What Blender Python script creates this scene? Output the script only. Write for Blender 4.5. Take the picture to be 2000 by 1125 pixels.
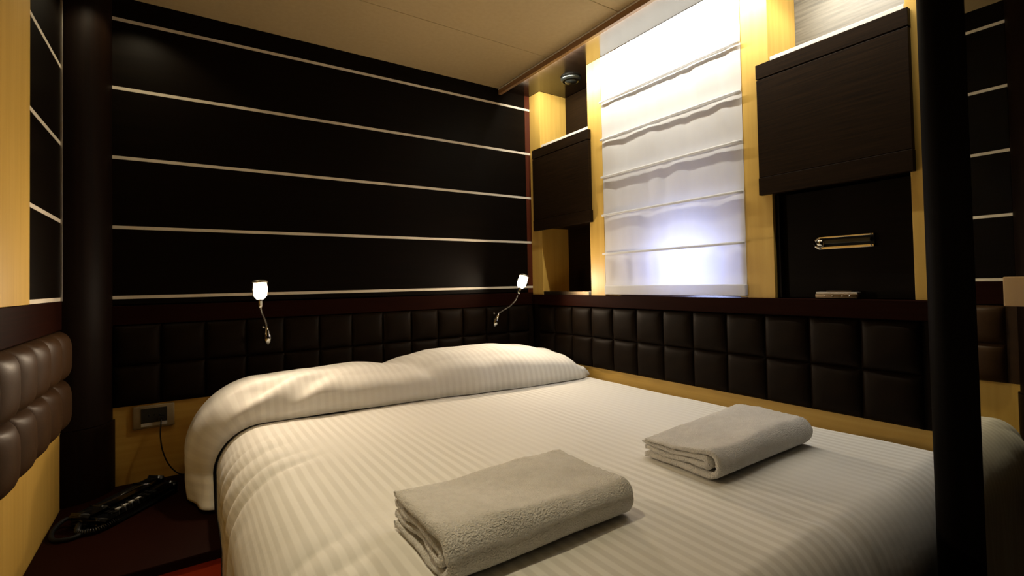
import bpy, bmesh, math, random
from mathutils import Vector, Matrix, noise
for o in list(bpy.data.objects):
    bpy.data.objects.remove(o)
sc = bpy.context.scene
COL = sc.collection
R = math.radians

# ------------------------------------------------------------------ camera
YAW, PITCH, ROLL = 0.5921, 0.0220, -0.0197
cam_d = bpy.data.cameras.new('camera')
cam = bpy.data.objects.new('camera', cam_d)
COL.objects.link(cam)
sc.camera = cam
cam_d.sensor_fit = 'HORIZONTAL'
cam_d.sensor_width = 36.0
cam_d.lens = 952.53 / 2000 * 36.0
cam_d.shift_y = -31.03 / 2000
cam_d.clip_start = 0.02
fw = Vector((math.sin(YAW) * math.cos(PITCH), math.cos(YAW) * math.cos(PITCH), math.sin(PITCH)))
rt = Vector((math.cos(YAW), -math.sin(YAW), 0))
up = rt.cross(fw)
r2 = math.cos(ROLL) * rt + math.sin(ROLL) * up
u2 = -math.sin(ROLL) * rt + math.cos(ROLL) * up
m3 = Matrix((r2, u2, -fw)).transposed()
cam.matrix_world = Matrix.Translation((-1.5527, -2.1116, 1.0876)) @ m3.to_4x4()

# ------------------------------------------------------------------ world / exposure
w = bpy.data.worlds.new('world')
sc.world = w
w.use_nodes = True
w.node_tree.nodes['Background'].inputs[0].default_value = (1.0, 0.8, 0.55, 1)
w.node_tree.nodes['Background'].inputs[1].default_value = 0.0
sc.view_settings.view_transform = 'Standard'
sc.view_settings.look = 'None'
sc.view_settings.gamma = 1.0
sc.view_settings.use_curve_mapping = False
sc.view_settings.exposure = 0.0
COVE_W = 18.0          # watts of the cove strip behind the fascia
LAMP_E = 1050.0        # emission of each reading lamp head
PORT_E = 19.0         # daylight in the porthole behind the blind
FILL_E = 420.0          # fill lamp added behind the camera, out of view


# ------------------------------------------------------------------ materials
def new_mat(name):
    m = bpy.data.materials.new(name)
    m.use_nodes = True
    nt = m.node_tree
    return m, nt, nt.nodes['Principled BSDF'], nt.nodes['Material Output']


def coords(nt, scale, kind='Object'):
    tc = nt.nodes.new('ShaderNodeTexCoord')
    mp = nt.nodes.new('ShaderNodeMapping')
    mp.inputs['Scale'].default_value = scale
    nt.links.new(tc.outputs[kind], mp.inputs['Vector'])
    return mp.outputs[0]


def noise_mat(name, c1, c2, rough, scale, detail=4, bump=0.0, bscale=None, spec=0.5, metal=0.0, dist=0.002,
              coat=0.0, sheen=0.0):
    m, nt, b, out = new_mat(name)
    v = coords(nt, scale)
    n = nt.nodes.new('ShaderNodeTexNoise')
    n.inputs['Scale'].default_value = 1.0
    n.inputs['Detail'].default_value = detail
    nt.links.new(v, n.inputs['Vector'])
    cr = nt.nodes.new('ShaderNodeValToRGB')
    cr.color_ramp.elements[0].position = 0.3
    cr.color_ramp.elements[1].position = 0.7
    cr.color_ramp.elements[0].color = (*c1, 1)
    cr.color_ramp.elements[1].color = (*c2, 1)
    nt.links.new(n.outputs['Fac'], cr.inputs[0])
    nt.links.new(cr.outputs[0], b.inputs['Base Color'])
    b.inputs['Roughness'].default_value = rough
    b.inputs['Specular IOR Level'].default_value = spec
    b.inputs['Metallic'].default_value = metal
    b.inputs['Coat Weight'].default_value = coat
    b.inputs['Coat Roughness'].default_value = 0.1
    b.inputs['Sheen Weight'].default_value = sheen
    if bump:
        n2 = nt.nodes.new('ShaderNodeTexNoise')
        n2.inputs['Scale'].default_value = 1.0
        n2.inputs['Detail'].default_value = 3
        nt.links.new(coords(nt, bscale or scale), n2.inputs['Vector'])
        bp = nt.nodes.new('ShaderNodeBump')
        bp.inputs['Strength'].default_value = bump
        bp.inputs['Distance'].default_value = dist
        nt.links.new(n2.outputs['Fac'], bp.inputs['Height'])
        nt.links.new(bp.outputs[0], b.inputs['Normal'])
    return m


M = {}
# wenge: grain runs horizontally on the panels (stretch along x and y, tight in z)
M['wenge'] = noise_mat('wenge_wood', (0.0020, 0.0012, 0.0006), (0.005, 0.0028, 0.0014), 0.45, (3, 3, 160), 5, 0.15,
                       (4, 4, 220), 0.05, dist=0.0006)
M['wenge_v'] = noise_mat('wenge_wood_upright', (0.004, 0.0018, 0.0009), (0.008, 0.0034, 0.0016), 0.5, (150, 150, 3), 5,
                         0.1, (200, 200, 4), 0.05, dist=0.0005)
M['wenge_cab'] = noise_mat('wenge_cabinet_veneer', (0.007, 0.0036, 0.0012), (0.016, 0.0080, 0.0028), 0.5, (6, 6, 190), 5,
                           0.25, (6, 6, 260), 0.05, dist=0.0006)
M['wenge_gloss'] = noise_mat('wenge_lacquer', (0.010, 0.006, 0.004), (0.022, 0.014, 0.009), 0.16, (4, 60, 60), 4,
                             0.05, (4, 80, 80), 0.6, dist=0.0004)
M['mahogany'] = noise_mat('red_brown_wood', (0.045, 0.008, 0.003), (0.08, 0.016, 0.006), 0.4, (140, 140, 3), 4,
                          spec=0.3)
M['band'] = noise_mat('dark_red_brown_band', (0.008, 0.0018, 0.0008), (0.014, 0.0034, 0.0016), 0.6, (3, 3, 150), 4, spec=0.02)
M['black_wood'] = noise_mat('black_stained_wood', (0.002, 0.0014, 0.001), (0.004, 0.0026, 0.0016), 0.6, (150, 150, 3), 4, spec=0.02)
M['maple'] = noise_mat('maple_veneer', (0.48, 0.295, 0.06), (0.56, 0.36, 0.085), 0.42, (45, 45, 2.0), 5, spec=0.3)
M['maple_h'] = noise_mat('maple_veneer_level', (0.48, 0.295, 0.06), (0.56, 0.36, 0.085), 0.42, (2, 2, 60), 5, spec=0.3)
M['fascia'] = noise_mat('fascia_wood_lit', (0.26, 0.14, 0.06), (0.34, 0.19, 0.085), 0.35, (60, 3, 60), 4, spec=0.4)  # wood colour lightened to carry the light falling on the fascia
M['wenge_lit'] = noise_mat('wenge_veneer_lit', (0.06, 0.052, 0.038), (0.13, 0.115, 0.085), 0.45, (8, 8, 120), 6, 0.2, (8, 8, 160), 0.4, dist=0.0005)  # dark wood in a lighter grey colour, for the spotlight falling on it
M['strip'] = noise_mat('pale_inlay', (0.62, 0.56, 0.45), (0.70, 0.63, 0.52), 0.4, (5, 5, 5), 2)
M['leather'] = noise_mat('dark_leather', (0.0055, 0.003, 0.0012), (0.0085, 0.0045, 0.0018), 0.55, (30, 30, 30), 3, 0.25,
                         (420, 420, 420), 0.05, dist=0.0006)
M['leather_lit'] = noise_mat('dark_leather_lamplit', (0.036, 0.018, 0.0075), (0.046, 0.023, 0.010), 0.46, (30, 30, 30), 3, 0.25,
                            (420, 420, 420), 0.13, dist=0.0006)  # same dark leather, its colour browner for the lamplight on it
M['ceiling'] = noise_mat('cream_ceiling_fabric', (0.38, 0.275, 0.135), (0.41, 0.30, 0.15), 0.8, (60, 60, 60), 3, 0.2,
                         (700, 700, 700), 0.2, dist=0.0004)
M['plaster'] = noise_mat('beige_wall', (0.55, 0.42, 0.24), (0.6, 0.46, 0.27), 0.7, (8, 8, 8), 3)
M['carpet'] = noise_mat('dark_carpet', (0.05, 0.03, 0.02), (0.09, 0.05, 0.03), 0.95, (200, 200, 200), 3, 0.4)
M['redfront'] = noise_mat('red_lacquer', (0.45, 0.045, 0.014), (0.5, 0.055, 0.018), 0.5, (10, 10, 10), 2, spec=0.3)
M['chrome'] = noise_mat('chrome', (0.60, 0.59, 0.55), (0.68, 0.66, 0.62), 0.10, (20, 20, 20), 2, metal=1.0)
M['bronze'] = noise_mat('dull_bronze', (0.10, 0.075, 0.045), (0.15, 0.11, 0.07), 0.35, (40, 40, 40), 2, metal=1.0)
M['satin'] = noise_mat('satin_nickel', (0.5, 0.48, 0.42), (0.58, 0.55, 0.5), 0.4, (30, 30, 30), 2, metal=1.0)
M['black'] = noise_mat('black_plastic', (0.006, 0.006, 0.006), (0.010, 0.010, 0.010), 0.22, (60, 60, 60), 2, spec=0.5)
M['blackmatt'] = noise_mat('black_matt_plastic', (0.004, 0.004, 0.004), (0.006, 0.006, 0.006), 0.6, (60, 60, 60), 2, spec=0.15)
M['key'] = noise_mat('grey_key', (0.45, 0.45, 0.44), (0.52, 0.52, 0.5), 0.5, (30, 30, 30), 2)
M['plate'] = noise_mat('beige_plastic', (0.20, 0.155, 0.085), (0.24, 0.185, 0.10), 0.4, (30, 30, 30), 2)
M['socketdark'] = noise_mat('dark_grey_plastic', (0.012, 0.014, 0.013), (0.018, 0.02, 0.019), 0.3, (40, 40, 40), 2)
M['tan'] = noise_mat('tan_board', (0.40, 0.25, 0.12), (0.46, 0.29, 0.14), 0.5, (30, 30, 3), 3)
M['mirror'] = noise_mat('mirror_glass', (0.74, 0.76, 0.73), (0.75, 0.77, 0.74), 0.008, (1, 1, 1), 1, metal=1.0)
M['fixture'] = noise_mat('dark_bronze_fixture', (0.02, 0.022, 0.018), (0.03, 0.032, 0.026), 0.25, (30, 30, 30), 2, metal=0.6)
M['hull'] = noise_mat('white_liner', (0.7, 0.7, 0.68), (0.75, 0.75, 0.72), 0.6, (10, 10, 10), 2)


def stripe_mat(name, period, dark, light, bumpy=0.35):
    """white cotton sateen with woven stripes that follow the U coordinate (metres across the cloth)"""
    m, nt, b, out = new_mat(name)
    uv = nt.nodes.new('ShaderNodeUVMap')
    uv.uv_map = 'UVMap'
    sep = nt.nodes.new('ShaderNodeSeparateXYZ')
    nt.links.new(uv.outputs[0], sep.inputs[0])
    mul = nt.nodes.new('ShaderNodeMath')
    mul.operation = 'MULTIPLY'
    mul.inputs[1].default_value = 2 * math.pi / period
    nt.links.new(sep.outputs[0], mul.inputs[0])
    sn = nt.nodes.new('ShaderNodeMath')
    sn.operation = 'SINE'
    nt.links.new(mul.outputs[0], sn.inputs[0])
    cr = nt.nodes.new('ShaderNodeMapRange')
    cr.inputs[1].default_value = -0.35
    cr.inputs[2].default_value = 0.35
    nt.links.new(sn.outputs[0], cr.inputs[0])
    mx = nt.nodes.new('ShaderNodeMix')
    mx.data_type = 'RGBA'
    mx.inputs[6].default_value = (*dark, 1)
    mx.inputs[7].default_value = (*light, 1)
    nz = nt.nodes.new('ShaderNodeTexNoise')
    nz.inputs['Scale'].default_value = 1.0
    nz.inputs['Detail'].default_value = 1
    nt.links.new(coords(nt, (2.6, 2.6, 2.6)), nz.inputs['Vector'])
    am = nt.nodes.new('ShaderNodeMapRange')
    am.inputs[1].default_value = 0.36
    am.inputs[2].default_value = 0.56
    am.inputs[3].default_value = 0.25
    am.inputs[4].default_value = 1.0
    nt.links.new(nz.outputs['Fac'], am.inputs[0])
    lp = nt.nodes.new('ShaderNodeMix')
    lp.data_type = 'FLOAT'
    lp.inputs[2].default_value = 0.6
    nt.links.new(am.outputs[0], lp.inputs[0])
    nt.links.new(cr.outputs[0], lp.inputs[3])
    nt.links.new(lp.outputs[0], mx.inputs[0])
    nt.links.new(mx.outputs[2], b.inputs['Base Color'])
    rr = nt.nodes.new('ShaderNodeMapRange')
    rr.inputs[3].default_value = 0.85
    rr.inputs[4].default_value = 0.72
    nt.links.new(cr.outputs[0], rr.inputs[0])
    nt.links.new(rr.outputs[0], b.inputs['Roughness'])
    b.inputs['Specular IOR Level'].default_value = 0.15
    b.inputs['Sheen Weight'].default_value = 0.15
    n2 = nt.nodes.new('ShaderNodeTexNoise')
    n2.inputs['Scale'].default_value = 1.0
    n2.inputs['Detail'].default_value = 4
    nt.links.new(coords(nt, (14, 22, 14)), n2.inputs['Vector'])
    bp = nt.nodes.new('ShaderNodeBump')
    bp.inputs['Strength'].default_value = bumpy
    bp.inputs['Distance'].default_value = 0.006
    nt.links.new(n2.outputs['Fac'], bp.inputs['Height'])
    nt.links.new(bp.outputs[0], b.inputs['Normal'])
    return m


M['duvet'] = stripe_mat('striped_white_sateen', 0.0255, (0.70, 0.68, 0.625), (0.81, 0.795, 0.745))
M['pillow'] = stripe_mat('striped_pillow_sateen', 0.0255, (0.75, 0.73, 0.68), (0.82, 0.805, 0.755), 0.25)


def terry_mat():
    m = noise_mat('white_terry', (0.78, 0.75, 0.69), (0.87, 0.84, 0.78), 0.95, (60, 60, 60), 5, 0.9, (330, 330, 330),
                  0.1, dist=0.007, sheen=0.5)
    return m


M['terry'] = terry_mat()


def blind_mat():
    m, nt, b, out = new_mat('white_blind_linen')
    n = nt.nodes.new('ShaderNodeTexNoise')
    n.inputs['Scale'].default_value = 1.0
    n.inputs['Detail'].default_value = 5
    nt.links.new(coords(nt, (60, 26, 5)), n.inputs['Vector'])
    cr = nt.nodes.new('ShaderNodeMix')
    cr.data_type = 'RGBA'
    cr.inputs[6].default_value = (0.60, 0.595, 0.57, 1)
    cr.inputs[7].default_value = (0.70, 0.695, 0.67, 1)
    nt.links.new(n.outputs['Fac'], cr.inputs[0])
    nt.links.new(cr.outputs[2], b.inputs['Base Color'])
    b.inputs['Roughness'].default_value = 0.85
    b.inputs['Specular IOR Level'].default_value = 0.15
    bp = nt.nodes.new('ShaderNodeBump')
    bp.inputs['Strength'].default_value = 0.25
    bp.inputs['Distance'].default_value = 0.004
    nt.links.new(n.outputs['Fac'], bp.inputs['Height'])
    nt.links.new(bp.outputs[0], b.inputs['Normal'])
    tr = nt.nodes.new('ShaderNodeBsdfTranslucent')
    tr.inputs[0].default_value = (0.80, 0.80, 0.82, 1)
    mx = nt.nodes.new('ShaderNodeMixShader')
    mx.inputs[0].default_value = 0.35
    nt.links.new(b.outputs[0], mx.inputs[1])
    nt.links.new(tr.outputs[0], mx.inputs[2])
    nt.links.new(mx.outputs[0], out.inputs[0])
    return m


M['blind'] = blind_mat()


def emit_mat(name, col, strength):
    m, nt, b, out = new_mat(name)
    b.inputs['Base Color'].default_value = (0.8, 0.8, 0.8, 1)
    b.inputs['Emission Color'].default_value = (*col, 1)
    b.inputs['Emission Strength'].default_value = strength
    n = nt.nodes.new('ShaderNodeTexNoise')
    n.inputs['Scale'].default_value = 8.0
    mr = nt.nodes.new('ShaderNodeMapRange')
    mr.inputs[3].default_value = 0.3
    mr.inputs[4].default_value = 0.4
    nt.links.new(n.outputs['Fac'], mr.inputs[0])
    nt.links.new(mr.outputs[0], b.inputs['Roughness'])
    return m


M['bulb'] = emit_mat('warm_bulb', (1.0, 0.80, 0.57), LAMP_E)
M['cove'] = emit_mat('cove_led', (1.0, 0.8, 0.5), 20.0)
M['daylight'] = emit_mat('porthole_daylight', (0.49, 0.57, 1.0), PORT_E)

# ------------------------------------------------------------------ object helpers
ORG = {}


def link(o, parent, org):
    COL.objects.link(o)
    ORG[o.name] = Vector(org)
    if parent is not None:
        o.parent = parent
        o.location = Vector(org) - ORG[parent.name]
    else:
        o.location = Vector(org)


def tag(o, label=None, cat=None, group=None, kind=None):
    if label: o['label'] = label
    if cat: o['category'] = cat
    if group: o['group'] = group
    if kind: o['kind'] = kind
    return o


def thing(name, label, cat, org, group=None, kind=None):
    o = bpy.data.objects.new(name, None)
    o.empty_display_size = 0.05
    link(o, None, org)
    return tag(o, label, cat, group, kind)


def obj(name, bm, mat, parent=None, smooth=False, org=None, flip=True):
    """bm is in world metres; the origin goes to the middle of its underside"""
    if flip:
        bmesh.ops.recalc_face_normals(bm, faces=bm.faces[:])
    vs = [v.co for v in bm.verts]
    lo = Vector([min(v[i] for v in vs) for i in range(3)])
    hi = Vector([max(v[i] for v in vs) for i in range(3)])
    if org is None:
        org = Vector(((lo.x + hi.x) / 2, (lo.y + hi.y) / 2, lo.z))
    org = Vector(org)
    bmesh.ops.translate(bm, verts=bm.verts[:], vec=-org)
    me = bpy.data.meshes.new(name)
    bm.to_mesh(me)
    bm.free()
    me.materials.append(M[mat])
    if smooth:
        me.polygons.foreach_set('use_smooth', [True] * len(me.polygons))
    o = bpy.data.objects.new(name, me)
    link(o, parent, org)
    return o


def inst(name, mesh, org, parent, rot=(0, 0, 0), scale=(1, 1, 1)):
    o = bpy.data.objects.new(name, mesh)
    link(o, parent, org)
    o.rotation_euler = rot
    o.scale = scale
    return o


def add_box(bm, lo, hi, bevel=0.0, seg=2):
    lo, hi = [min(a, b) for a, b in zip(lo, hi)], [max(a, b) for a, b in zip(lo, hi)]
    r = bmesh.ops.create_cube(bm, size=1.0)
    for v in r['verts']:
        v.co = Vector([(lo[i] + hi[i]) / 2 + v.co[i] * (hi[i] - lo[i]) for i in range(3)])
    if bevel:
        es = list({e for v in r['verts'] for e in v.link_edges})
        bmesh.ops.bevel(bm, geom=es, offset=bevel, segments=seg, profile=0.5, affect='EDGES')


def box(name, lo, hi, mat, parent=None, bevel=0.0, smooth=False, seg=2):
    bm = bmesh.new()
    add_box(bm, lo, hi, bevel, seg)
    return obj(name, bm, mat, parent, smooth)


def add_tube(bm, pts, rad, seg=10, caps=True):
    pts = [Vector(p) for p in pts]
    rads = rad if isinstance(rad, (list, tuple)) else [rad] * len(pts)
    rings = []
    prev = None
    for i, p in enumerate(pts):
        d = (pts[min(i + 1, len(pts) - 1)] - pts[max(i - 1, 0)]).normalized()
        if prev is None:
            a = Vector((0, 0, 1)) if abs(d.z) < 0.9 else Vector((1, 0, 0))
            n = d.cross(a).normalized()
        else:
            n = (prev - d * prev.dot(d)).normalized()
        prev = n
        b = d.cross(n)
        rings.append([bm.verts.new(p + (n * math.cos(2 * math.pi * k / seg) + b * math.sin(2 * math.pi * k / seg)) * rads[i])
                      for k in range(seg)])
    for i in range(len(rings) - 1):
        for k in range(seg):
            bm.faces.new((rings[i][k], rings[i][(k + 1) % seg], rings[i + 1][(k + 1) % seg], rings[i + 1][k]))
    if caps:
        bm.faces.new(rings[0][::-1])
        bm.faces.new(rings[-1])


def tube(name, pts, rad, mat, parent=None, seg=10):
    bm = bmesh.new()
    add_tube(bm, pts, rad, seg)
    return obj(name, bm, mat, parent, True)


def smooth_path(pts, n=8):
    """Catmull-Rom through the points"""
    P = [Vector(p) for p in pts]
    P = [2 * P[0] - P[1]] + P + [2 * P[-1] - P[-2]]
    out = []
    for i in range(1, len(P) - 2):
        for k in range(n):
            t = k / n
            a, b, c, d = P[i - 1], P[i], P[i + 1], P[i + 2]
            out.append(0.5 * ((2 * b) + (c - a) * t + (2 * a - 5 * b + 4 * c - d) * t * t + (3 * b - a - 3 * c + d) * t ** 3))
    out.append(P[-2])
    return out


def lathe(bm, prof, centre, axis, seg=20):
    """prof: (radius, distance along axis)"""
    axis = Vector(axis).normalized()
    c = Vector(centre)
    add_tube(bm, [c + axis * (h + i * 1e-7) for i, (r, h) in enumerate(prof)], [max(r, 1e-5) for r, h in prof], seg)


def revolve(name, prof, centre, axis, mat, parent=None, seg=20):
    """surface of revolution with rings held square to the axis"""
    axis = Vector(axis).normalized()
    a = Vector((0, 0, 1)) if abs(axis.z) < 0.9 else Vector((1, 0, 0))
    n = axis.cross(a).normalized()
    b = axis.cross(n)
    bm = bmesh.new()
    rings = []
    for r, h in prof:
        rings.append([bm.verts.new(Vector(centre) + axis * h + (n * math.cos(2 * math.pi * k / seg) + b * math.sin(2 * math.pi * k / seg)) * max(r, 1e-5))
                      for k in range(seg)])
    for i in range(len(rings) - 1):
        for k in range(seg):
            bm.faces.new((rings[i][k], rings[i][(k + 1) % seg], rings[i + 1][(k + 1) % seg], rings[i + 1][k]))
    bm.faces.new(rings[0][::-1])
    bm.faces.new(rings[-1])
    return obj(name, bm, mat, parent, True)


def prism(name, poly, z0, z1, mat, parent=None, smooth=False):
    """poly: list of (x, y); extruded upward"""
    bm = bmesh.new()
    a = [bm.verts.new((x, y, z0)) for x, y in poly]
    b = [bm.verts.new((x, y, z1)) for x, y in poly]
    n = len(poly)
    for i in range(n):
        bm.faces.new((a[i], a[(i + 1) % n], b[(i + 1) % n], b[i]))
    bm.faces.new(a[::-1])
    bm.faces.new(b)
    return obj(name, bm, mat, parent, smooth)


# ------------------------------------------------------------------ the room (corner of head wall and right wall = origin)
XL = -1.866           # left wall
ZC = 2.095            # ceiling
Z5, S = 1.0641, 0.238  # lowest inlay strip and the spacing
LT, LB = 0.968, 0.6945  # top and bottom of the padded leather band
LEDGE = 1.0225
YF = -3.2             # wall behind the camera
NS_Z = 0.434          # bedside shelf top

tag(box('floor', (XL - .1, YF - .1, -0.06), (.3, .1, 0), 'carpet'), 'dark carpeted cabin floor beneath the bed', 'floor', kind='structure')

# head wall
wb = tag(box('wall_back', (XL - .1, 0.014, 0), (.3, 0.09, 2.16), 'wenge'), 'dark wenge head wall with five pale horizontal inlay strips',
         'wall', kind='structure')
xs0, xs1 = -1.753, -0.032
zz = [Z5 + k * S for k in range(5)]
edges = [LEDGE + 0.012] + zz + [2.13]
for k in range(6):
    box('panel', (xs0, -0.001, edges[k] + .0055), (xs1, 0.018, edges[k + 1] - .0055), 'wenge', wb, 0.0008)
for z in zz:
    box('inlay_strip', (xs0, -0.0015, z - .0055), (0, 0.017, z + .0055), 'strip', wb)
box('corner_trim', (-0.031, -0.0008, LEDGE + .012), (0, 0.018, 2.13), 'mahogany', wb)
box('rail', (XL, -0.004, LT + .003), (0, 0.02, LEDGE + .0125), 'band', wb, 0.002)
box('lower_panel', (XL, 0.0, 0), (0, 0.018, LB - .0005), 'maple_h', wb)

# left wall
wl = tag(box('wall_left', (XL - .1, YF, 0), (XL - 0.014, 0.014, 2.16), 'wenge'), 'left cabin wall of pale maple and dark wenge boards', 'wall', kind='structure')
for (ya, yb) in ((-0.484, -0.118), (-1.66, -1.30)):
    for k in range(6):
        box('panel', (XL - .016, ya, edges[k] + .0055), (XL + .001, yb, edges[k + 1] - .0055), 'wenge', wl, 0.0008)
    for z in zz:
        box('inlay_strip', (XL - .016, ya, z - .0055), (XL + .0015, yb, z + .0055), 'strip', wl)
box('maple_panel', (XL - .016, -1.2985, Z5 - .006), (XL + .004, -0.4855, 2.13), 'maple', wl, 0.001)
box('sheen_strip', (XL - .016, -0.1175, Z5 - .006), (XL + .006, -0.1075, 2.13), 'satin', wl, 0.001)  # added strip that stands in for the sheen on the wood here
box('rail', (XL - .016, -1.66, LT + .003), (XL + .004, -0.10, Z5 - .0065), 'band', wl, 0.002)
for k, (ya, yb) in enumerate(((-0.70, -0.10), (-1.30, -0.7015), (-1.66, -1.3015))):
    box('lower_panel', (XL - .016, ya, 0), (XL, yb, LB - .012), 'maple', wl)

tag(box('wall_front', (XL - .1, YF - .1, 0), (.3, YF, 2.16), 'wenge'), 'dark wall behind the viewer facing the bed', 'wall', kind='structure')

# ceiling: cream fabric panels with fine seams, ending at the fascia
ce = tag(box('ceiling', (XL - .1, YF, ZC + .012), (-0.205, 0.014, ZC + .05), 'ceiling'), 'cream fabric ceiling of wide panels', 'ceiling', kind='structure')
ys = [0.0, -0.413, -0.846, -1.28, -1.71, -2.14, -2.57, YF]
for a, b in zip(ys[:-1], ys[1:]):
    box('ceiling_panel', (XL, b + .001, ZC), (-0.1985, a - .001, ZC + .013), 'ceiling', ce, 0.0015)
# soffit over the window wall
so = tag(box('trim_1', (-0.178, -3.15, ZC - .004), (.28, 0.012, ZC + .05), 'wenge_gloss'), 'glossy dark soffit board above the window wall', 'trim', kind='structure')
fa = tag(box('trim_2', (-0.196, -3.15, 2.066), (-0.1785, 0.0, ZC + .02), 'fascia', None, 0.001), 'thin red brown fascia along the ceiling edge', 'trim', kind='structure')
box('light_leak_line', (-0.1985, -3.15, ZC - .006), (-0.1962, 0.0, ZC - .0005), 'strip', fa)  # pale line drawn for light leaking between ceiling and fascia

# window wall
wr = tag(box('wall_right', (0.19, YF, 0), (.28, 0.0, 2.09), 'wenge'), 'right cabin wall with window, cupboards and niches', 'wall', kind='structure')
for (ya, yb) in ((-0.092, -0.001), (-0.545, -0.454), (-1.294, -1.204), (-1.80, -1.65)):
    box('pilaster', (0.0, ya, LEDGE + .0005), (0.189, yb, ZC - .005), 'maple', wr, 0.0008)
box('lower_panel', (0.006, -1.80, 0), (0.19, -0.001, LB - .001), 'maple_h', wr)
box('backing_panel', (0.02, -1.80, LB), (0.19, -0.001, LT + .002), 'wenge', wr)
box('niche_back', (0.178, -0.4535, LEDGE + .001), (0.1895, -0.0925, ZC - .006), 'wenge_cab', wr)
box('niche_back', (0.178, -1.6495, LEDGE + .001), (0.1895, -1.2945, ZC - .006), 'wenge_lit', wr)
tag(box('trim_3', (-0.012, -1.80, LT + .003), (0.189, -0.005, LEDGE), 'band', None, 0.002), 'dark wooden ledge running under the window', 'trim', kind='structure')

# window behind the blind: white lined recess with a round porthole
wi = tag(box('window_1', (0.176, -1.2035, LEDGE + .001), (0.1895, -0.5455, ZC - .006), 'hull'), 'porthole window behind the white blind', 'window', kind='structure')
revolve('porthole_frame', [(0.122, 0.0), (0.137, 0.0), (0.137, 0.012), (0.122, 0.016), (0.122, 0.004)], (0.176, -0.955, 1.135), (-1, 0, 0), 'satin', wi, 28)
revolve('pane', [(0.0, 0.0), (0.12, 0.0), (0.12, 0.006), (0.0, 0.006)], (0.175, -0.955, 1.135), (-1, 0, 0), 'daylight', wi, 28)
for (ya, yb) in ((-1.2035, -1.165), (-0.60, -0.5455)):
    box('window_frame', (0.02, ya, LEDGE + .001), (0.04, yb, ZC - .006), 'maple', wi)

# cove light behind the fascia
cv = box('cove_light', (-0.176, -1.78, ZC - .014), (-0.166, -0.14, ZC - .0055), 'cove')
tag(cv, 'hidden warm light strip behind the ceiling fascia', 'light strip')
ld = bpy.data.lights.new('cove_glow', 'AREA')
ld.shape = 'RECTANGLE'
ld.size = 1.62
ld.size_y = 0.008
ld.energy = COVE_W
ld.color = (1.0, 0.96, 0.86)
lo_ = bpy.data.objects.new('cove_glow', ld)
COL.objects.link(lo_)
lo_.location = (-0.160, -0.96, ZC - .012)
# faces the wall and slightly down
zdir = -Vector((1.0, 0, -0.55)).normalized()
xdir = Vector((0, 1, 0))
ydir = zdir.cross(xdir)
lo_.matrix_world = Matrix.Translation(lo_.location) @ Matrix((xdir, ydir, zdir)).transposed().to_4x4()

# unseen fill lamp added in the ceiling behind the camera
cl = thing('fill_lamp', 'round fill lamp added in the ceiling behind the viewer', 'lamp', (-1.48, -2.42, ZC - .012))
revolve('rim', [(0.05, 0), (0.07, 0), (0.07, .008), (0.05, .011)], (-1.48, -2.42, ZC), (0, 0, -1), 'satin', cl, 24)
M['dl'] = emit_mat('fill_lamp_lens', (1.0, 0.82, 0.55), FILL_E)
revolve('lens', [(0.0, 0), (0.049, 0), (0.049, .006), (0.0, .008)], (-1.48, -2.42, ZC), (0, 0, -1), 'dl', cl, 24)


def downlight(label, x, y, z, watts, cone, blend, col, name='downlight', rad=.03):
    t = thing(name, label, 'lamp', (x, y, z), 'recessed downlights')
    revolve('rim', [(rad, 0), (rad + .014, 0), (rad + .014, .005), (rad, .008)], (x, y, z), (0, 0, -1), 'satin', t, 24)
    revolve('lens', [(0.0, 0), (rad - .001, 0), (rad - .001, .003), (0.0, .004)], (x, y, z), (0, 0, -1), 'lens', t, 24)
    l = bpy.data.lights.new('downlight_beam', 'SPOT')
    l.energy = watts
    l.spot_size = R(cone)
    l.spot_blend = blend
    l.color = col
    l.shadow_soft_size = rad
    lo = bpy.data.objects.new('downlight_beam', l)
    COL.objects.link(lo)
    lo.location = (x, y, z - .015)
    return t


M['lens'] = emit_mat('downlight_lens', (1.0, 0.85, 0.62), 6.0)
HALO = (1.0, 0.85, 0.56)
downlight('recessed halogen downlight above the bedside shelf', -1.68, -0.17, ZC, 5.0, 120, 0.3, HALO)
downlight('recessed halogen downlight above the foot of the bed', -1.50, -1.30, ZC, 30.0, 84, 0.9, HALO)
downlight('lit spotlight under the soffit above the large cupboard', 0.06, -1.47, ZC - .0045, 4.5, 140, 0.5, (1.0, 0.94, 0.80), 'spotlight', .02)

# ------------------------------------------------------------------ corner columns
def column(name, label, y0, sgn):
    """quarter-round column; sgn=-1: bulges towards -y from the head wall"""
    t = thing(name, label, 'column', (XL + .02, y0 + .02 * sgn, 0), 'quarter round columns on the left wall')
    r = 0.113
    for nm, z0, z1, rr in (('shaft', 0.66, ZC - .002, r), ('foot', NS_Z + .001, 0.658, r + .006)):
        n = 16
        if sgn < 0:
            poly = [(XL + .0005, y0 - .0005)] + [(XL + .0005 + rr * math.sin(a), y0 - .0005 - rr * math.cos(a)) for a in [math.pi / 2 * i / n for i in range(n + 1)]]
        else:
            poly = [(XL + .0005, y0)] + [(XL + .0005 + rr * math.sin(a), y0 - rr * math.cos(a)) for a in [math.pi * i / (2 * n) for i in range(2 * n + 1)]]
        o = prism(nm, poly, z0, z1, 'wenge_v', t)
        for p in o.data.polygons:
            p.use_smooth = abs(p.normal.z) < .5 and len(p.vertices) == 4
        o.data.set_sharp_from_angle(angle=R(35))
    return t


column('corner_column', 'dark quarter round column in the corner beside the bedside shelf', 0.0, -1)
column('corner_column', 'dark half round column on the left wall seen in the mirror', -1.775, 1)

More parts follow.
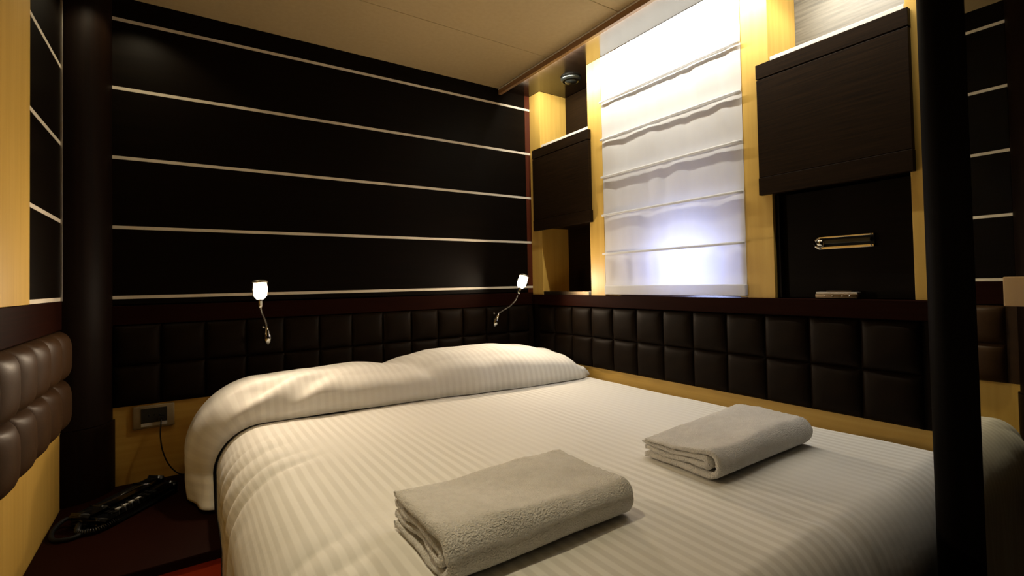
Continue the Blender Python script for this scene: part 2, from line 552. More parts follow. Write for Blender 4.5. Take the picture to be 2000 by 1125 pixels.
# ------------------------------------------------------------------ padded leather bands
def tuft_mesh(wd, ht, depth, n=9, name='tuft', mat='leather', px=3.2, pz=3.2):
    """square cushion in the xz plane, bulging towards -y"""
    bm = bmesh.new()
    g = [[None] * (n + 1) for _ in range(n + 1)]
    def q(t):   # denser near the seams
        return math.sin((t - .5) * math.pi) * .5 * .55 + (t - .5) * .45
    for i in range(n + 1):
        for j in range(n + 1):
            x, z = q(i / n) * 2, q(j / n) * 2
            d = ((1 - abs(x) ** px) * (1 - abs(z) ** pz)) ** 0.5
            pin = 0.004 * (abs(x) * abs(z)) ** 3
            g[i][j] = bm.verts.new((x * wd / 2 * (1 - 0.012 * (1 - z * z) * 0), -depth * d - .001, z * ht / 2))
    for i in range(n):
        for j in range(n):
            bm.faces.new((g[i][j], g[i + 1][j], g[i + 1][j + 1], g[i][j + 1]))
    # skirt so that the cushion is a closed pad
    bdr = [g[i][0] for i in range(n + 1)] + [g[n][j] for j in range(1, n + 1)] + [g[i][n] for i in range(n - 1, -1, -1)] + [g[0][j] for j in range(n - 1, 0, -1)]
    back = [bm.verts.new((v.co.x, 0.012, v.co.z)) for v in bdr]
    m = len(bdr)
    for i in range(m):
        bm.faces.new((bdr[i], back[i], back[(i + 1) % m], bdr[(i + 1) % m]))
    bm.faces.new(back)
    bmesh.ops.recalc_face_normals(bm, faces=bm.faces[:])
    me = bpy.data.meshes.new(name)
    bm.to_mesh(me)
    bm.free()
    me.materials.append(M[mat])
    me.polygons.foreach_set('use_smooth', [True] * len(me.polygons))
    return me


HT = (LT - LB) / 2
# head wall
hb = thing('leather_headboard', 'dark tufted leather headboard on the striped head wall', 'headboard', (-0.9, 0, LB), 'padded leather wall bands')
box('backing', (-1.753, 0.0005, LB), (0.0, 0.010, LT), 'leather', hb)
tm = tuft_mesh(0.1325, HT, 0.018)
for k in range(14):
    xc = -1.6875 + k * 0.1325
    sx = 1
    if xc + .066 > 0:
        continue
    for j in (0, 1):
        inst('tuft', tm, (xc, 0.0, LB + HT * (j + .5)), hb)
# right wall
hr = thing('leather_headboard', 'dark tufted leather band along the window wall below the ledge', 'headboard', (0, -0.9, LB), 'padded leather wall bands')
box('backing', (0.008, -1.80, LB), (0.0195, 0.0, LT), 'leather', hr)
tm2 = tuft_mesh(0.1342, HT, 0.018)
for k in range(-3, 11):
    yc = -0.316 + 0.0671 - k * 0.1342
    if yc + .067 > 0.0 or yc - .067 < -1.82:
        continue
    for j in (0, 1):
        inst('tuft', tm2, (0.004, yc, LB + HT * (j + .5)), hr, (0, 0, R(-90)))
# left wall
hl = thing('leather_headboard', 'dark brown ribbed leather band on the left wall below the maple panel', 'headboard', (XL, -0.9, LB - .01), 'padded leather wall bands')
box('backing', (XL - .012, -1.66, LB - .012), (XL - .0005, -0.118, LT), 'leather_lit', hl)
tm3 = tuft_mesh(0.1365, (LT - LB + .012) / 2, 0.036, n=12, mat='leather_lit', px=2.0, pz=4.0)
for k in range(11):
    yc = -0.118 - 0.0685 - k * 0.1375
    for j in (0, 1):
        inst('tuft', tm3, (XL, yc, LB - .012 + (LT - LB + .012) / 2 * (j + .5)), hl, (0, 0, R(90)))

# ------------------------------------------------------------------ wall cupboards
def cupboard(name, label, y0, y1, z0, z1, yi0, yi1, hinge):
    """y0<y1 door extent, yi0<yi1 niche extent"""
    t = thing(name, label, 'cabinet', (0.08, (y0 + y1) / 2, z0), 'wall cupboards beside the blind')
    box('carcass', (0.001, yi0 + .001, z0 + .012), (0.176, yi1 - .001, z1 - .012), 'wenge_cab', t)
    xf = -0.020
    tz, bz = z1 - .048, z0 + .056
    box('top_rail', (xf, y0, tz + .0015), (-.0005, y1, z1), 'wenge_cab', t, 0.0012)
    box('door', (xf + .0015, y0 + .001, bz + .0007), (-.0005, y1 - .001, tz - .0015), 'wenge_cab', t, 0.0012)
    box('bottom_rail', (xf, y0 - (.004 if hinge else 0), z0), (-.0005, y1, bz - .0007), 'wenge_cab', t, 0.0012)
    box('fiddle_rail', (0.004, yi0 + .002, z1 - .0115), (0.016, yi1 - .002, z1 + .022), 'strip', t, 0.001)
    return t


cupboard('wall_cupboard', 'large dark wood wall cupboard right of the blind', -1.662, -1.262, 1.352, 1.772, -1.6495, -1.2945, False)
cupboard('wall_cupboard', 'small dark wood wall cupboard in the corner left of the blind', -0.474, -0.043, 1.358, 1.785, -0.4535, -0.0925, True)

# niche under the large cupboard with its dark flap and chrome latch
nd = thing('niche_flap', 'dark flap in the niche under the large cupboard', 'flap', (0.05, -1.472, LEDGE))
box('flap_panel', (0.030, -1.648, LEDGE + .002), (0.045, -1.296, 1.348), 'wenge', nd, 0.001)
box('flap_edge', (0.012, -1.3085, LEDGE + .002), (0.0295, -1.296, 1.348), 'wenge', nd, 0.001)
lt = thing('door_latch', 'chrome slide latch with round knob on the dark niche flap', 'latch', (0.03, -1.48, 1.17))
zc, ya, yb = 1.187, -1.556, -1.402
bm = bmesh.new()
add_box(bm, (0.022, ya, zc + .014), (0.0299, yb - .014, zc + .0185), .0008)
add_box(bm, (0.022, ya, zc - .0185), (0.0299, yb - .014, zc - .011), .0008)
for s in (1, -1):
    add_tube(bm, [(0.026, yb - .016, zc + s * .016), (0.026, yb - .004, zc + s * .008), (0.026, yb, zc)], .0042, 8)
lp_ = obj('latch_plate', bm, 'chrome', lt)
box('latch_back', (0.0262, ya, zc - .0108), (0.0298, yb - .010, zc + .0138), 'blackmatt', lt)
bm = bmesh.new()
add_box(bm, (0.014, ya + .004, zc - .004), (0.0219, yb - .03, zc + .008), .002)
obj('slide_bar', bm, 'fixture', lt)
revolve('knob', [(0.0, -.001), (.009, -.001), (.012, .004), (.011, .009), (.006, .013), (0.0, .014)], (0.0215, yb - .021, zc), (-1, 0, 0), 'chrome', lt, 18)
for k, (yy, z_) in enumerate(((ya + .006, zc + .0162), (ya + .006, zc - .0148), (yb - .018, zc - .0148), (yb - .008, zc + .006))):
    revolve('screw', [(0, -.002), (.0028, -.002), (.0028, .0012), (0, .002)], (0.0222, yy, z_), (-1, 0, 0), 'satin', lp_, 10)
hg = thing('ledge_catch', 'small bronze catch lying on the ledge below the chrome latch', 'catch', (0.0, -1.468, LEDGE))
bm = bmesh.new()
add_box(bm, (-0.006, -1.524, LEDGE + .0005), (0.024, -1.413, LEDGE + .017), .004, 3)
hb_ = obj('body', bm, 'bronze', hg, True)
box('lip', (-0.004, -1.522, LEDGE + .0172), (0.022, -1.415, LEDGE + .0205), 'satin', hg, .001)
box('cap', (0.004, -1.505, LEDGE + .0207), (0.020, -1.44, LEDGE + .0245), 'bronze', hg, .001)
for yy in (-1.44, -1.46, -1.485, -1.503):
    revolve('screw', [(0, -.001), (.0024, -.001), (.0024, .0008), (0, .0014)], (-0.0061, yy, LEDGE + .009), (-1, 0, 0), 'chrome', hb_, 8)
rl = thing('niche_rail', 'pale low rail across the corner niche on the ledge', 'rail', (0.006, -0.27, LEDGE))
box('bar', (0.002, -0.4525, LEDGE + .0005), (0.010, -0.094, LEDGE + .018), 'bronze', rl, .001)
box('end_cap', (0.0005, -0.4525, LEDGE + .0005), (0.0115, -0.435, LEDGE + .021), 'chrome', rl, .001)

# small spotlight under the soffit in the corner niche
sp = thing('spotlight', 'small dark round spotlight under the soffit in the corner', 'spotlight', (0.035, -0.30, ZC - .03))
revolve('bezel', [(0, 0), (.050, 0), (.052, .006), (.046, .016), (.034, .018), (.034, .0)], (0.035, -0.305, ZC - .0045), (0, 0, -1), 'fixture', sp, 28)
revolve('lens', [(0, .004), (.033, .004), (.030, .020), (.018, .026), (0, .028)], (0.035, -0.305, ZC - .0045), (0, 0, -1), 'fixture', sp, 28)

# ------------------------------------------------------------------ roman blind
bl = thing('roman_blind', 'white roman blind with horizontal rods lit from behind', 'blind', (0, -0.875, 1.03))
RZ = [1.2065, 1.3775, 1.5462, 1.7136, 1.8815]
BY0, BY1 = -1.2025, -0.547
zs = [1.066] + RZ + [ZC - .006]
random.seed(4)
for k in range(len(zs) - 1):
    z0, z1 = zs[k], zs[k + 1]
    bm = bmesh.new()
    nx, nz = 60, 16
    g = []
    for j in range(nz + 1):
        t = j / nz
        row = []
        for i in range(nx + 1):
            u = i / nx
            y = BY0 + (BY1 - BY0) * u
            wv = noise.noise(Vector((y * 22, k * 5.3, t * 0.6))) * .0042 + noise.noise(Vector((y * 60, k * 3.1, t * 1.4))) * .0012
            top = math.exp(-((1 - t) / .10) ** 2)
            x = -0.002 + wv * (1 - top) * (0.55 + 0.7 * t) - 0.004 * math.sin(math.pi * t) ** 1.0 * (t ** 1.5) * (k < 6)
            x -= 0.003 * math.exp(-(t / .12) ** 2)
            row.append(bm.verts.new((x + .002, y, z0 + (z1 - z0) * t)))
        g.append(row)
    for j in range(nz):
        for i in range(nx):
            bm.faces.new((g[j][i], g[j][i + 1], g[j + 1][i + 1], g[j + 1][i]))
    obj('fabric_fold', bm, 'blind', bl, True, flip=False)
for z in RZ:
    pts = [(-0.0125 + .0012 * noise.noise(Vector((i * .9, z * 9, 0))), BY0 - .001 + (BY1 - BY0 + .002) * i / 24, z + .0012 * noise.noise(Vector((i * .7, z * 31, 4)))) for i in range(25)]
    bm = bmesh.new()
    add_tube(bm, pts, .0048, 8)
    obj('rod', bm, 'blind', bl, True)
box('hem_bar', (-0.010, BY0, 1.0285), (0.004, BY1, 1.068), 'blind', bl, .004)

# ------------------------------------------------------------------ bed
ZB = 0.655
XB0, XB1, YB0 = -1.474, -0.010, -1.768
RAD = 0.13
RADF = 0.085
bed = thing('bed', 'double bed with white striped cover beside the window wall', 'bed', (-0.75, -0.9, 0))
box('bed_base', (-1.38, -1.64, 0), (-0.02, -0.01, 0.22), 'wenge', bed)


def lin(a, b, n):
    return [a + (b - a) * i / n for i in range(n + 1)]


gx = lin(XB0, XB0 + RAD, 18)[:-1] + lin(XB0 + RAD, XB1 - .03, 130)[:-1] + lin(XB1 - .03, XB1, 5)
gy = lin(YB0, YB0 + RADF, 14)[:-1] + lin(YB0 + RADF, -0.012, 190)
gz = lin(0.10, ZB - RAD, 40)[:-1] + lin(ZB - RAD, ZB, 16)


def wrinkle(p, n):
    """cloth relief along the normal"""
    d = 0.0045 * noise.noise(Vector((p.x * 3.2, p.y * 2.6, p.z * 3))) + 0.0016 * noise.noise(Vector((p.x * 9, p.y * 7, p.z * 8 + 3)))
    # pull folds over the left edge
    e = math.exp(-((p.x + 1.42) / 0.12) ** 2) * math.exp(-((min(p.z, ZB) - ZB) / .20) ** 2)
    e *= max(0.0, min(1.0, (-p.y - .42) / .2))
    ph = (p.y * 1.0 - p.x * 0.55 + (p.z - ZB) * .5) * 62 + 2.5 * noise.noise(Vector((p.x * 4, p.y * 5, 1.7)))
    amp = max(0.0, noise.noise(Vector((p.y * 4.2, 7.7, p.x * 3))) + .25)
    d += e * amp * .019 * (abs(math.sin(ph / 2)) ** 0.7 - .5)
    # long fold near the foot right of the first towel
    a = (p.x + 0.62) * 0.94 + (p.y + 1.66) * 0.34
    d -= .006 * math.exp(-(a / .02) ** 2) * math.exp(-((p.y + 1.66) / .10) ** 2)
    if p.z < ZB - .05:
        s = max(0.0, min(1.0, (ZB - RAD - p.z) / .25))
        if n.y < -.9:
            d += s * (.016 * math.sin(p.x * 52 + 2 * noise.noise(Vector((p.x * 5, 0, p.z * 2)))) + .008 * math.sin(p.x * 23))
        elif n.x < -.9:
            d += s * (.25 + .75 * max(0.0, min(1.0, (-p.y - .66) / .2))) * (.006 * math.sin(p.y * 30 + p.z * 6) + .005 * noise.noise(Vector((p.y * 9, p.z * 5, 2))))
    return d


bm = bmesh.new()
uvl = bm.loops.layers.uv.new('UVMap')
cache = {}


def bvert(x, y, z):
    k = (round(x, 5), round(y, 5), round(z, 5))
    if k not in cache:
        p = Vector((x, y, z))
        q = Vector((max(x, XB0 + RAD), max(y, YB0 + RADF), min(z, ZB - RAD)))
        dr = min(1.0, max(0.0, (x - (XB1 - .03)) / .03))
        dv = p - q
        fy = RAD / RADF
        dv.y *= fy
        if dv.length > 1e-6:
            mx_ = max(abs(c) for c in dv)
            n = dv.normalized()
            # cube-to-sphere spacing
            p2 = q + Vector((n.x, n.y / fy, n.z)) * mx_
        else:
            n = Vector((0, 0, 1)); p2 = p
        dd = wrinkle(p2, n)
        p2 = p2 + n * dd
        p2.z -= .02 * dr * dr
        p2.x -= dr * (.004 + .004 * noise.noise(Vector((p2.y * 9, 3, 1))) + .006 * noise.noise(Vector((p2.y * 3.1, 1, 1))))
        if z < ZB - .15 and x <= XB0 + .001 and y < -.66:
            fl = min(1.0, (-.66 - y) / .25) * min(1.0, (ZB - .15 - z) / .3)
            p2.x -= .035 * fl * fl
        v = bm.verts.new(p2)
        cache[k] = v
    return cache[k]


def bface(c4, ufun):
    vs = [bvert(*c) for c in c4]
    if len(set(vs)) < 4:
        return
    f = bm.faces.new(vs)
    for l, c in zip(f.loops, c4):
        l[uvl].uv = ufun(c)


for i in range(len(gx) - 1):
    for j in range(len(gy) - 1):
        bface([(gx[i], gy[j], ZB), (gx[i + 1], gy[j], ZB), (gx[i + 1], gy[j + 1], ZB), (gx[i], gy[j + 1], ZB)], lambda c: (c[0], c[1]))
for j in range(len(gy) - 1):
    for k in range(len(gz) - 1):
        bface([(XB0, gy[j], gz[k]), (XB0, gy[j], gz[k + 1]), (XB0, gy[j + 1], gz[k + 1]), (XB0, gy[j + 1], gz[k])], lambda c: (XB0 - (ZB - c[2]), c[1]))
for i in range(len(gx) - 1):
    for k in range(len(gz) - 1):
        bface([(gx[i], YB0, gz[k]), (gx[i + 1], YB0, gz[k]), (gx[i + 1], YB0, gz[k + 1]), (gx[i], YB0, gz[k + 1])], lambda c: (c[0], YB0 - (ZB - c[2])))
obj('bed_cover', bm, 'duvet', bed, True)

# ------------------------------------------------------------------ pillow roll with its cover hanging over the left edge
def interp(tab, x):
    if x <= tab[0][0]: return tab[0][1]
    for (a, va), (b, vb) in zip(tab[:-1], tab[1:]):
        if x <= b:
            t = (x - a) / (b - a)
            t = t * t * (3 - 2 * t)
            return va + (vb - va) * t
    return tab[-1][1]


HTAB = [(-1.47, .085), (-1.36, .112), (-1.18, .122), (-1.0, .124), (-0.88, .113), (-0.78, .130), (-0.66, .147), (-0.42, .148), (-0.25, .132),
        (-0.13, .108), (-0.05, .065), (-0.012, .02)]
FTAB = [(-1.47, -.405), (-1.36, -.372), (-1.2, -.378), (-0.86, -.405), (-0.76, -.416), (-0.56, -.447), (-0.33, -.475), (-0.10, -.478), (-0.01, -.44)]
bm = bmesh.new()
uvl2 = bm.loops.layers.uv.new('UVMap')
XA = XB0 + RAD - .004        # where the edge starts to turn
RR = RAD + .004
arc = RR * math.pi / 2
DROP = 0.08
NS, NT = 220, 50
A1 = (-0.014) - XA
tot = A1 + arc + DROP
grid = []
for i in range(NS + 1):
    a = tot * i / NS
    row = []
    for j in range(NT + 1):
        t = j / NT
        if a <= A1:
            bx, bz, nx_, nz_ = -0.014 - a, ZB + .004, 0.0, 1.0
            X = bx
            H = interp(HTAB, X)
            side = 0.0
        elif a <= A1 + arc:
            th = (a - A1) / RR
            bx, bz = XA - RR * math.sin(th), ZB + .004 - RR + RR * math.cos(th)
            nx_, nz_ = -math.sin(th), math.cos(th)
            X = XA
            side = th / (math.pi / 2)
            H = interp(HTAB, XA) * (1 - side) + .066 * side
        else:
            bx, bz, nx_, nz_ = XA - RR, ZB + .004 - RR - (a - A1 - arc), -1.0, 0.0
            X = XA
            side = 1.0 + (a - A1 - arc) / DROP
            H = .066 - .012 * (side - 1)
        yf = interp(FTAB, X)
        yb = -0.022
        if side > 0:
            yf = yf + .012 * min(1, side) - .075 * max(0, side - 1)
            yb = yb - .03 * side
        # profile front -> back : steep rounded front, high back
        q = 2 * t - 1
        g = max(0.0, 1 - abs(q) ** 2.5) ** 0.62 if q < 0 else max(0.0, 1 - q ** 3.4) ** 0.7
        # overhang of the rounded front
        yy = yf + (yb - yf) * (0.5 + 0.5 * math.copysign(abs(q) ** 0.9, q))
        yy -= 0.018 * math.sin(min(1, t / .22) * math.pi) * (1 - min(1, side))
        d = H * g
        # crease between the two pillows
        cre = math.exp(-((X + 0.80 + .16 * (t - .25)) / .035) ** 2) * (side == 0)
        d -= .014 * cre * g * (1.1 - t)
        pnt = Vector((bx + nx_ * d, yy, bz + nz_ * d))
        rel = .005 * noise.noise(Vector((a * 5, t * 2.2, 1))) + .0022 * noise.noise(Vector((a * 16, t * 5, 3)))
        if side > 0.4:
            rel += .008 * math.sin(yy * 40 + a * 8) * min(1, side - .4)
        # small gathers near the left front fold
        ge = math.exp(-((a - A1 + .06) / .15) ** 2) * math.exp(-((t - .2) / .13) ** 2)
        rel += ge * .016 * math.sin(a * 38 + t * 22)
        gr = math.exp(-((a - .02) / .10) ** 2)
        rel += gr * .006 * math.sin(t * 22 + a * 30)
        edge = min(1.0, t / .08, (1 - t) / .05)
        pnt += Vector((nx_, 0, nz_)) * rel * max(0, edge)
        row.append((bm.verts.new(pnt), (-0.014 - a, yy)))
    grid.append(row)
for i in range(NS):
    for j in range(NT):
        c4 = [grid[i][j], grid[i + 1][j], grid[i + 1][j + 1], grid[i][j + 1]]
        f = bm.faces.new([c[0] for c in c4])
        for l, c in zip(f.loops, c4):
            l[uvl2].uv = c[1]
pw = obj('pillow', bm, 'pillow', None, True)
so_ = pw.modifiers.new('thick', 'SOLIDIFY')
so_.thickness = 0.004
so_.offset = 1
tag(pw, 'long white striped pillow roll draped over the left edge at the head', 'pillow')

# ------------------------------------------------------------------ folded towels
def towel(name, label, x0, x1, y0, y1, th0, th1, seed, flare):
    """cloth folded into a flat roll: layered section in the yz plane (round fold towards y0), carried along x"""
    wd = y1 - y0
    rel = wd / ((th0 + th1) / 2)

    def arcp(cx, cz, r, a0, a1, n):
        return [(cx + r * math.cos(R(a0 + (a1 - a0) * k / n)), cz + r * math.sin(R(a0 + (a1 - a0) * k / n))) for k in range(n + 1)]

    def line(p, q, n):
        return [(p[0] + (q[0] - p[0]) * k / n, p[1] + (q[1] - p[1]) * k / n) for k in range(1, n)]

    hw = 0.118                       # half the thickness of one double layer, in units of the towel's height
    Ro = 0.5 - hw
    c0 = 0.5
    # outer wrap: top, round the front, underneath
    outer = [(rel - .12, 1 - hw)] + line((rel - .12, 1 - hw), (c0, 1 - hw), 26) + arcp(c0, .5, Ro, 90, 270, 16) + line((c0, hw), (rel - .08, hw), 26) + [(rel - .08, hw)]
    # inner cloth: a tight fold of two layers
    ri = 0.128
    c1 = c0 + .12
    inner = [(rel - .02, .5 + ri)] + line((rel - .02, .5 + ri), (c1, .5 + ri), 24) + arcp(c1, .5, ri, 90, 270, 10) + line((c1, .5 - ri), (rel - .05, .5 - ri), 24) + [(rel - .05, .5 - ri)]
    bm = bmesh.new()
    N = 110
    for ci, cl_ in enumerate((outer, inner)):
        pts = [Vector(p) for p in cl_]
        nor = []
        for i in range(len(pts)):
            d = (pts[min(i + 1, len(pts) - 1)] - pts[max(i - 1, 0)]).normalized()
            nor.append(Vector((-d.y, d.x)))
        de, ds = (pts[-1] - pts[-2]).normalized(), (pts[0] - pts[1]).normalized()
        tip = [pts[-1] + nor[-1] * hw * math.cos(math.pi * k / 5) + de * hw * math.sin(math.pi * k / 5) for k in range(1, 5)]
        tip2 = [pts[0] - nor[0] * hw * math.cos(math.pi * k / 5) + ds * hw * math.sin(math.pi * k / 5) for k in range(1, 5)]
        npt = len(pts)
        raw = [(p, n, 1) for p, n in zip(pts, nor)] + [(p, None, 0) for p in tip] + [(p, n, -1) for p, n in list(zip(pts, nor))[::-1]] + [(p, None, 0) for p in tip2]
        rings = []
        for i in range(N + 1):
            u = i / N
            e = min(u, 1 - u) * (x1 - x0)
            er = math.sqrt(max(0.0, 1 - max(0.0, 1 - e / .009) ** 2))       # rounded cut edges
            x = x0 + (x1 - x0) * u
            thk = th0 + (th1 - th0) * u
            ring = []
            for p, n, sg in raw:
                q = p + n * hw * sg * (.45 + .55 * er) if n is not None else p
                f = q.x / rel
                yy = y0 + f * wd
                zt = q.y
                zh = zt * thk
                zh *= 1 - flare * .32 * max(0.0, f - .2) * zt * (1 - u * .7)
                sv = Vector((x * 8 + seed, yy * 8, zt * .8))
                zh += zt * (.0085 * noise.noise(sv) + .003 * noise.noise(sv * 2.6))
                if ci == 1:
                    zh += .006 * math.sin(yy * 40 + seed + x * 6) * (.6 - abs(zt - .5))
                wob = .005 * noise.noise(Vector((x * 6, zt * 1.6 + seed, 9)))
                xx = x + .007 * noise.noise(Vector((yy * 12, zt * 3, seed + ci * 4 + u * 2)))
                if ci == 1:
                    xx += .006 * (0.5 - u)
                fz = Vector((xx, yy, zh)) * 210
                fu = .0011 * noise.noise(fz) + .0008 * noise.noise(fz * .45)
                ring.append(bm.verts.new((xx + fu, yy + wob + fu * (1 if zt > .5 else -1), ZB + .0035 + max(0, zh + fu))))
            rings.append(ring)
        L = len(raw)
        for i in range(N):
            for k in range(L):
                bm.faces.new((rings[i][k], rings[i][(k + 1) % L], rings[i + 1][(k + 1) % L], rings[i + 1][k]))
        for ring in (rings[0], rings[-1]):
            a_ = ring[:npt]
            b_ = ring[npt + 4:npt + 4 + npt][::-1]
            for k in range(npt - 1):
                bm.faces.new((a_[k], a_[k + 1], b_[k + 1], b_[k]))
            bm.faces.new([a_[-1]] + ring[npt:npt + 4] + [b_[-1]])
            bm.faces.new([b_[0]] + ring[npt + 4 + npt:] + [a_[0]])
    o = obj(name, bm, 'terry', None, True)
    return tag(o, label, 'towel', 'folded white towels on the bed')


towel('towel', 'thick folded white towel nearest the viewer on the bed', -1.248, -0.872, -1.490, -1.268, 0.072, 0.066, 1.3, 0.35)
towel('towel', 'folded white towel near the window wall on the bed', -0.622, -0.222, -1.497, -1.292, 0.060, 0.072, 6.1, 1.0)

# ------------------------------------------------------------------ bedside shelf
ns = thing('nightstand', 'dark bedside shelf with a red front left of the bed', 'nightstand', (-1.66, -0.33, 0))
box('top', (XL + .001, -0.662, NS_Z - .026), (-1.477, -0.001, NS_Z), 'band', ns, .003)
box('drawer_front', (XL + .001, -0.655, 0.10), (-1.478, -0.64, NS_Z - .0265), 'redfront', ns, .001)
box('carcass', (XL + .001, -0.639, 0.0), (-1.488, -0.001, NS_Z - .0265), 'wenge', ns)

# ------------------------------------------------------------------ telephone
ph = thing('telephone', 'black corded telephone lying on the bedside shelf', 'telephone', (-1.70, -0.26, NS_Z))
p0, p1 = Vector((-1.775, -0.335, 0)), Vector((-1.612, -0.150, 0))
ax = (p1 - p0).normalized()
sd = Vector((ax.y, -ax.x, 0))       # towards the viewer's right


def obox(bm, c, la, ls, z0, z1, bev, tilt=0.0):
    """box along the telephone's axis"""
    r = bmesh.ops.create_cube(bm, size=1.0)
    for v in r['verts']:
        a, s_, z = v.co.x * la, v.co.y * ls, z0 + (v.co.z + .5) * (z1 - z0)
        z += tilt * a
        v.co = Vector((c[0], c[1], 0)) + ax * a + sd * s_ + Vector((0, 0, NS_Z + z))
    bmesh.ops.bevel(bm, geom=list({e for v in r['verts'] for e in v.link_edges}), offset=bev, segments=3, profile=.5, affect='EDGES')


cen = (p0 + p1) / 2
bm = bmesh.new()
obox(bm, cen + sd * .022, .235, .055, .0055, .028, .007, .03)
ph_base = obj('base', bm, 'black', ph, True)
bm = bmesh.new()
obox(bm, cen - sd * .024, .245, .040, .020, .040, .008, .03)
obox(bm, cen - sd * .024 + ax * .095, .052, .044, .008, .040, .008)
obox(bm, cen - sd * .024 - ax * .095, .052, .044, .005, .034, .008)
obj('handset', bm, 'black', ph, True)
for k in range(7):
    for j in range(3):
        bm = bmesh.new()
        obox(bm, cen + sd * (.010 + j * .013) + ax * (-.075 + k * .021), .0125 if j == 1 else .010, .008, .0275 + .03 * (-.075 + k * .021), .0315 + .03 * (-.075 + k * .021), .001)
        obj('key', bm, 'key' if (j == 1 and 1 <= k <= 4) else 'blackmatt', ph_base)
# coiled cord, then a loose loop
st = cen - sd * .024 - ax * .125
cl_pts = smooth_path([(st.x, st.y, NS_Z + .014), (st.x + .005, st.y - .045, NS_Z + .010), (st.x + .045, st.y - .055, NS_Z + .010), (st.x + .078, st.y - .02, NS_Z + .011)], 60)
coil = []
for i in range(len(cl_pts) - 1):
    d = (cl_pts[i + 1] - cl_pts[i]).normalized()
    n = Vector((-d.y, d.x, 0)).normalized()
    a = i * 0.9
    coil.append(cl_pts[i] + n * math.cos(a) * .0065 + Vector((0, 0, 1)) * math.sin(a) * .0065)
tube('coiled_cord', coil, .0017, 'black', ph, 6)
tube('loop_cord', smooth_path([(-1.79, -0.30, NS_Z + .012), (-1.825, -0.27, NS_Z + .02), (-1.848, -0.315, NS_Z + .012), (-1.838, -0.37, NS_Z + .0065), (-1.80, -0.385, NS_Z + .0065),
                               (-1.77, -0.36, NS_Z + .008)], 10), .0055, 'blackmatt', ph, 8)

# ------------------------------------------------------------------ socket and charger cable on the head wall
sk = thing('wall_socket', 'beige wall socket plate with dark insert above the bedside shelf', 'socket', (-1.64, 0, .612))
bm = bmesh.new()
add_box(bm, (-1.700, -0.011, 0.612), (-1.583, -0.0005, 0.690), .004, 3)
obj('plate', bm, 'plate', sk, True)
ins = box('insert', (-1.677, -0.0135, 0.632), (-1.604, -0.0105, 0.681), 'socketdark', sk, .001)
box('lower_bar', (-1.677, -0.0128, 0.620), (-1.604, -0.0105, 0.631), 'key', sk, .0008)
for xx in (-1.655, -1.64, -1.625):
    revolve('pin_hole', [(0, -.0005), (.0028, -.0005), (.0028, .0008), (0, .0008)], (xx, -0.0135, .657), (0, -1, 0), 'blackmatt', ins, 10)
cc = thing('charger_cable', 'thin dark cable plugged into the wall socket and hanging down', 'cable', (-1.61, -0.03, NS_Z))
tube('cable', smooth_path([(-1.619, -0.034, 0.642), (-1.621, -0.045, 0.622), (-1.622, -0.050, 0.59), (-1.616, -0.050, 0.54), (-1.600, -0.046, 0.49), (-1.575, -0.040, .452), (-1.55, -0.036, NS_Z + .004)], 8), .0022, 'black', cc, 8)
box('plug', (-1.629, -0.034, 0.637), (-1.611, -0.0145, 0.653), 'black', cc, .003)

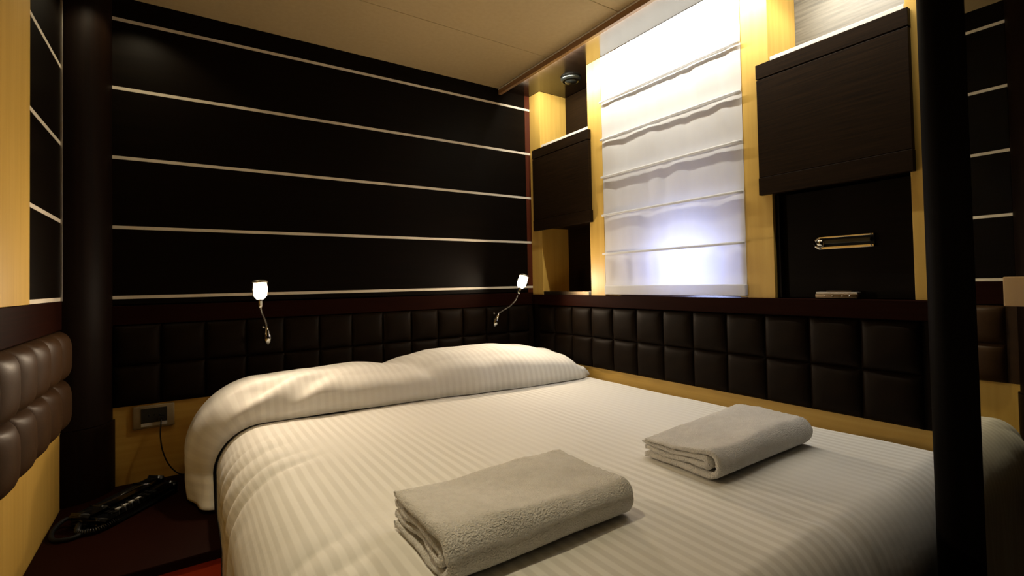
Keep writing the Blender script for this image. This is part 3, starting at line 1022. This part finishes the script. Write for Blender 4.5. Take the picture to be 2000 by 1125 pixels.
# ------------------------------------------------------------------ reading lamps
def reading_lamp(label, mount, neck, head, hdir, back=(0, 1, 0)):
    t = thing('reading_lamp', label, 'lamp', (mount[0], 0, mount[2] - .05), 'flexible reading lamps on the leather headboard')
    mx_, my_, mz_ = mount
    # drop-shaped chrome mount on the leather
    revolve('mount', [(0.0, -.036), (.006, -.034), (.0125, -.022), (.0145, -.008), (.0115, .008), (.0075, .022), (.0065, .034), (0.0, .036)], (mx_, my_, mz_), (neck[0][0] - mx_, 0, neck[0][2] - mz_), 'chrome', t, 16)
    revolve('wall_fixing', [(0, 0), (.011, 0), (.011, .022), (0, .022)], (mx_, my_ + .026, mz_), (0, -1, 0), 'chrome', t, 14)
    revolve('switch', [(0, 0), (.004, 0), (.0045, .008), (0, .010)], (mx_ - .010, my_, mz_ + .030), (-.6, 0, .6), 'chrome', t, 10)
    tube('flexible_neck', smooth_path(neck, 8), .0032, 'satin', t, 8)
    hd = Vector(hdir).normalized()
    h0 = Vector(head)
    hs = revolve('head_socket', [(0, -.052), (.007, -.052), (.0085, -.045), (.0085, -.030), (.012, -.022), (0, -.022)], h0, hd, 'chrome', t, 16)
    # half-round reflector between the bulb and the wall
    bm = bmesh.new()
    side = hd.cross(Vector(back)).normalized()
    bk = side.cross(hd).normalized()
    if bk.dot(Vector(back)) < 0: bk = -bk
    prof = [(.010, -.024), (.021, -.010), (.023, .012), (.021, .034), (.012, .042)]
    for off in (0.0, .0015):
        rr_ = []
        for r_, h_ in prof:
            rr_.append([bm.verts.new(h0 + hd * h_ + (bk * math.cos(a) + side * math.sin(a)) * (r_ + off)) for a in [R(-104 + 208 * k / 14) for k in range(15)]])
        for i in range(len(rr_) - 1):
            for k in range(14):
                bm.faces.new((rr_[i][k], rr_[i][k + 1], rr_[i + 1][k + 1], rr_[i + 1][k]))
    obj('reflector', bm, 'satin', hs, True)
    revolve('added_light_cap', [(0, .0355), (.024, .0355), (.025, .040), (.016, .046), (0, .047)], h0, hd, 'satin', hs, 18)  # cap added to keep the bulb's light off the ceiling
    revolve('bulb', [(0, -.0218), (.011, -.021), (.0155, -.010), (.017, .004), (.015, .018), (.010, .028), (0, .033)], h0, hd, 'bulb', hs, 18)
    return t


reading_lamp('lit flexible reading lamp on the left half of the headboard', (-1.291, -0.046, 0.905),
             [(-1.2935, -0.046, 0.940), (-1.298, -0.070, 0.955), (-1.311, -0.120, 0.978), (-1.324, -0.168, 1.000), (-1.330, -0.186, 1.022)],
             (-1.331, -0.190, 1.070), (-.01, -.05, 1))
reading_lamp('lit flexible reading lamp near the window corner leaning right', (-0.262, -0.046, 0.905),
             [(-0.247, -0.046, 0.938), (-0.240, -0.070, 0.950), (-0.226, -0.115, 0.974), (-0.222, -0.160, 1.004), (-0.225, -0.182, 1.026)],
             (-0.205, -0.190, 1.083), (.36, -.08, 1), (.62, .78, 0))

# ------------------------------------------------------------------ wardrobe with mirror at the right, and a tan box on the left wall it reflects
wd = thing('wardrobe', 'black wardrobe end with rounded post and mirror door at the right', 'wardrobe', (-0.2, -2.3, 0))
MX = -0.453
n = 14
pr = 0.040
poly = [(MX + pr - pr * math.sin(a), -1.832 + pr * math.cos(a)) for a in [math.pi / 2 * i / n for i in range(n + 1)]]
poly = [(MX + .12, -1.792)] + poly + [(MX, -1.866), (MX + .12, -1.866)]
po = prism('post', poly, 0.0, ZC - .0045, 'black_wood', wd)
po.data.set_sharp_from_angle(angle=R(35))
box('body', (MX + .121, -3.1, 0.0), (-0.001, -1.81, 2.064), 'wenge', wd)
box('door_board', (MX + .006, -3.1, 0.0), (MX + .12, -1.8665, ZC - .005), 'wenge', wd)
box('mirror', (MX, -3.1, 0.02), (MX + .0055, -1.8665, ZC - .02), 'mirror', wd)
tb = thing('wall_box', 'small tan box fixed to the left wall, seen only in the mirror', 'box', (XL, -1.72, .985))
box('box_body', (XL + .122, -1.84, 0.975), (XL + .20, -1.665, 1.075), 'tan', tb, .003)
box('bracket', (XL + .114, -1.80, 0.99), (XL + .1218, -1.70, 1.05), 'wenge', tb, .001)
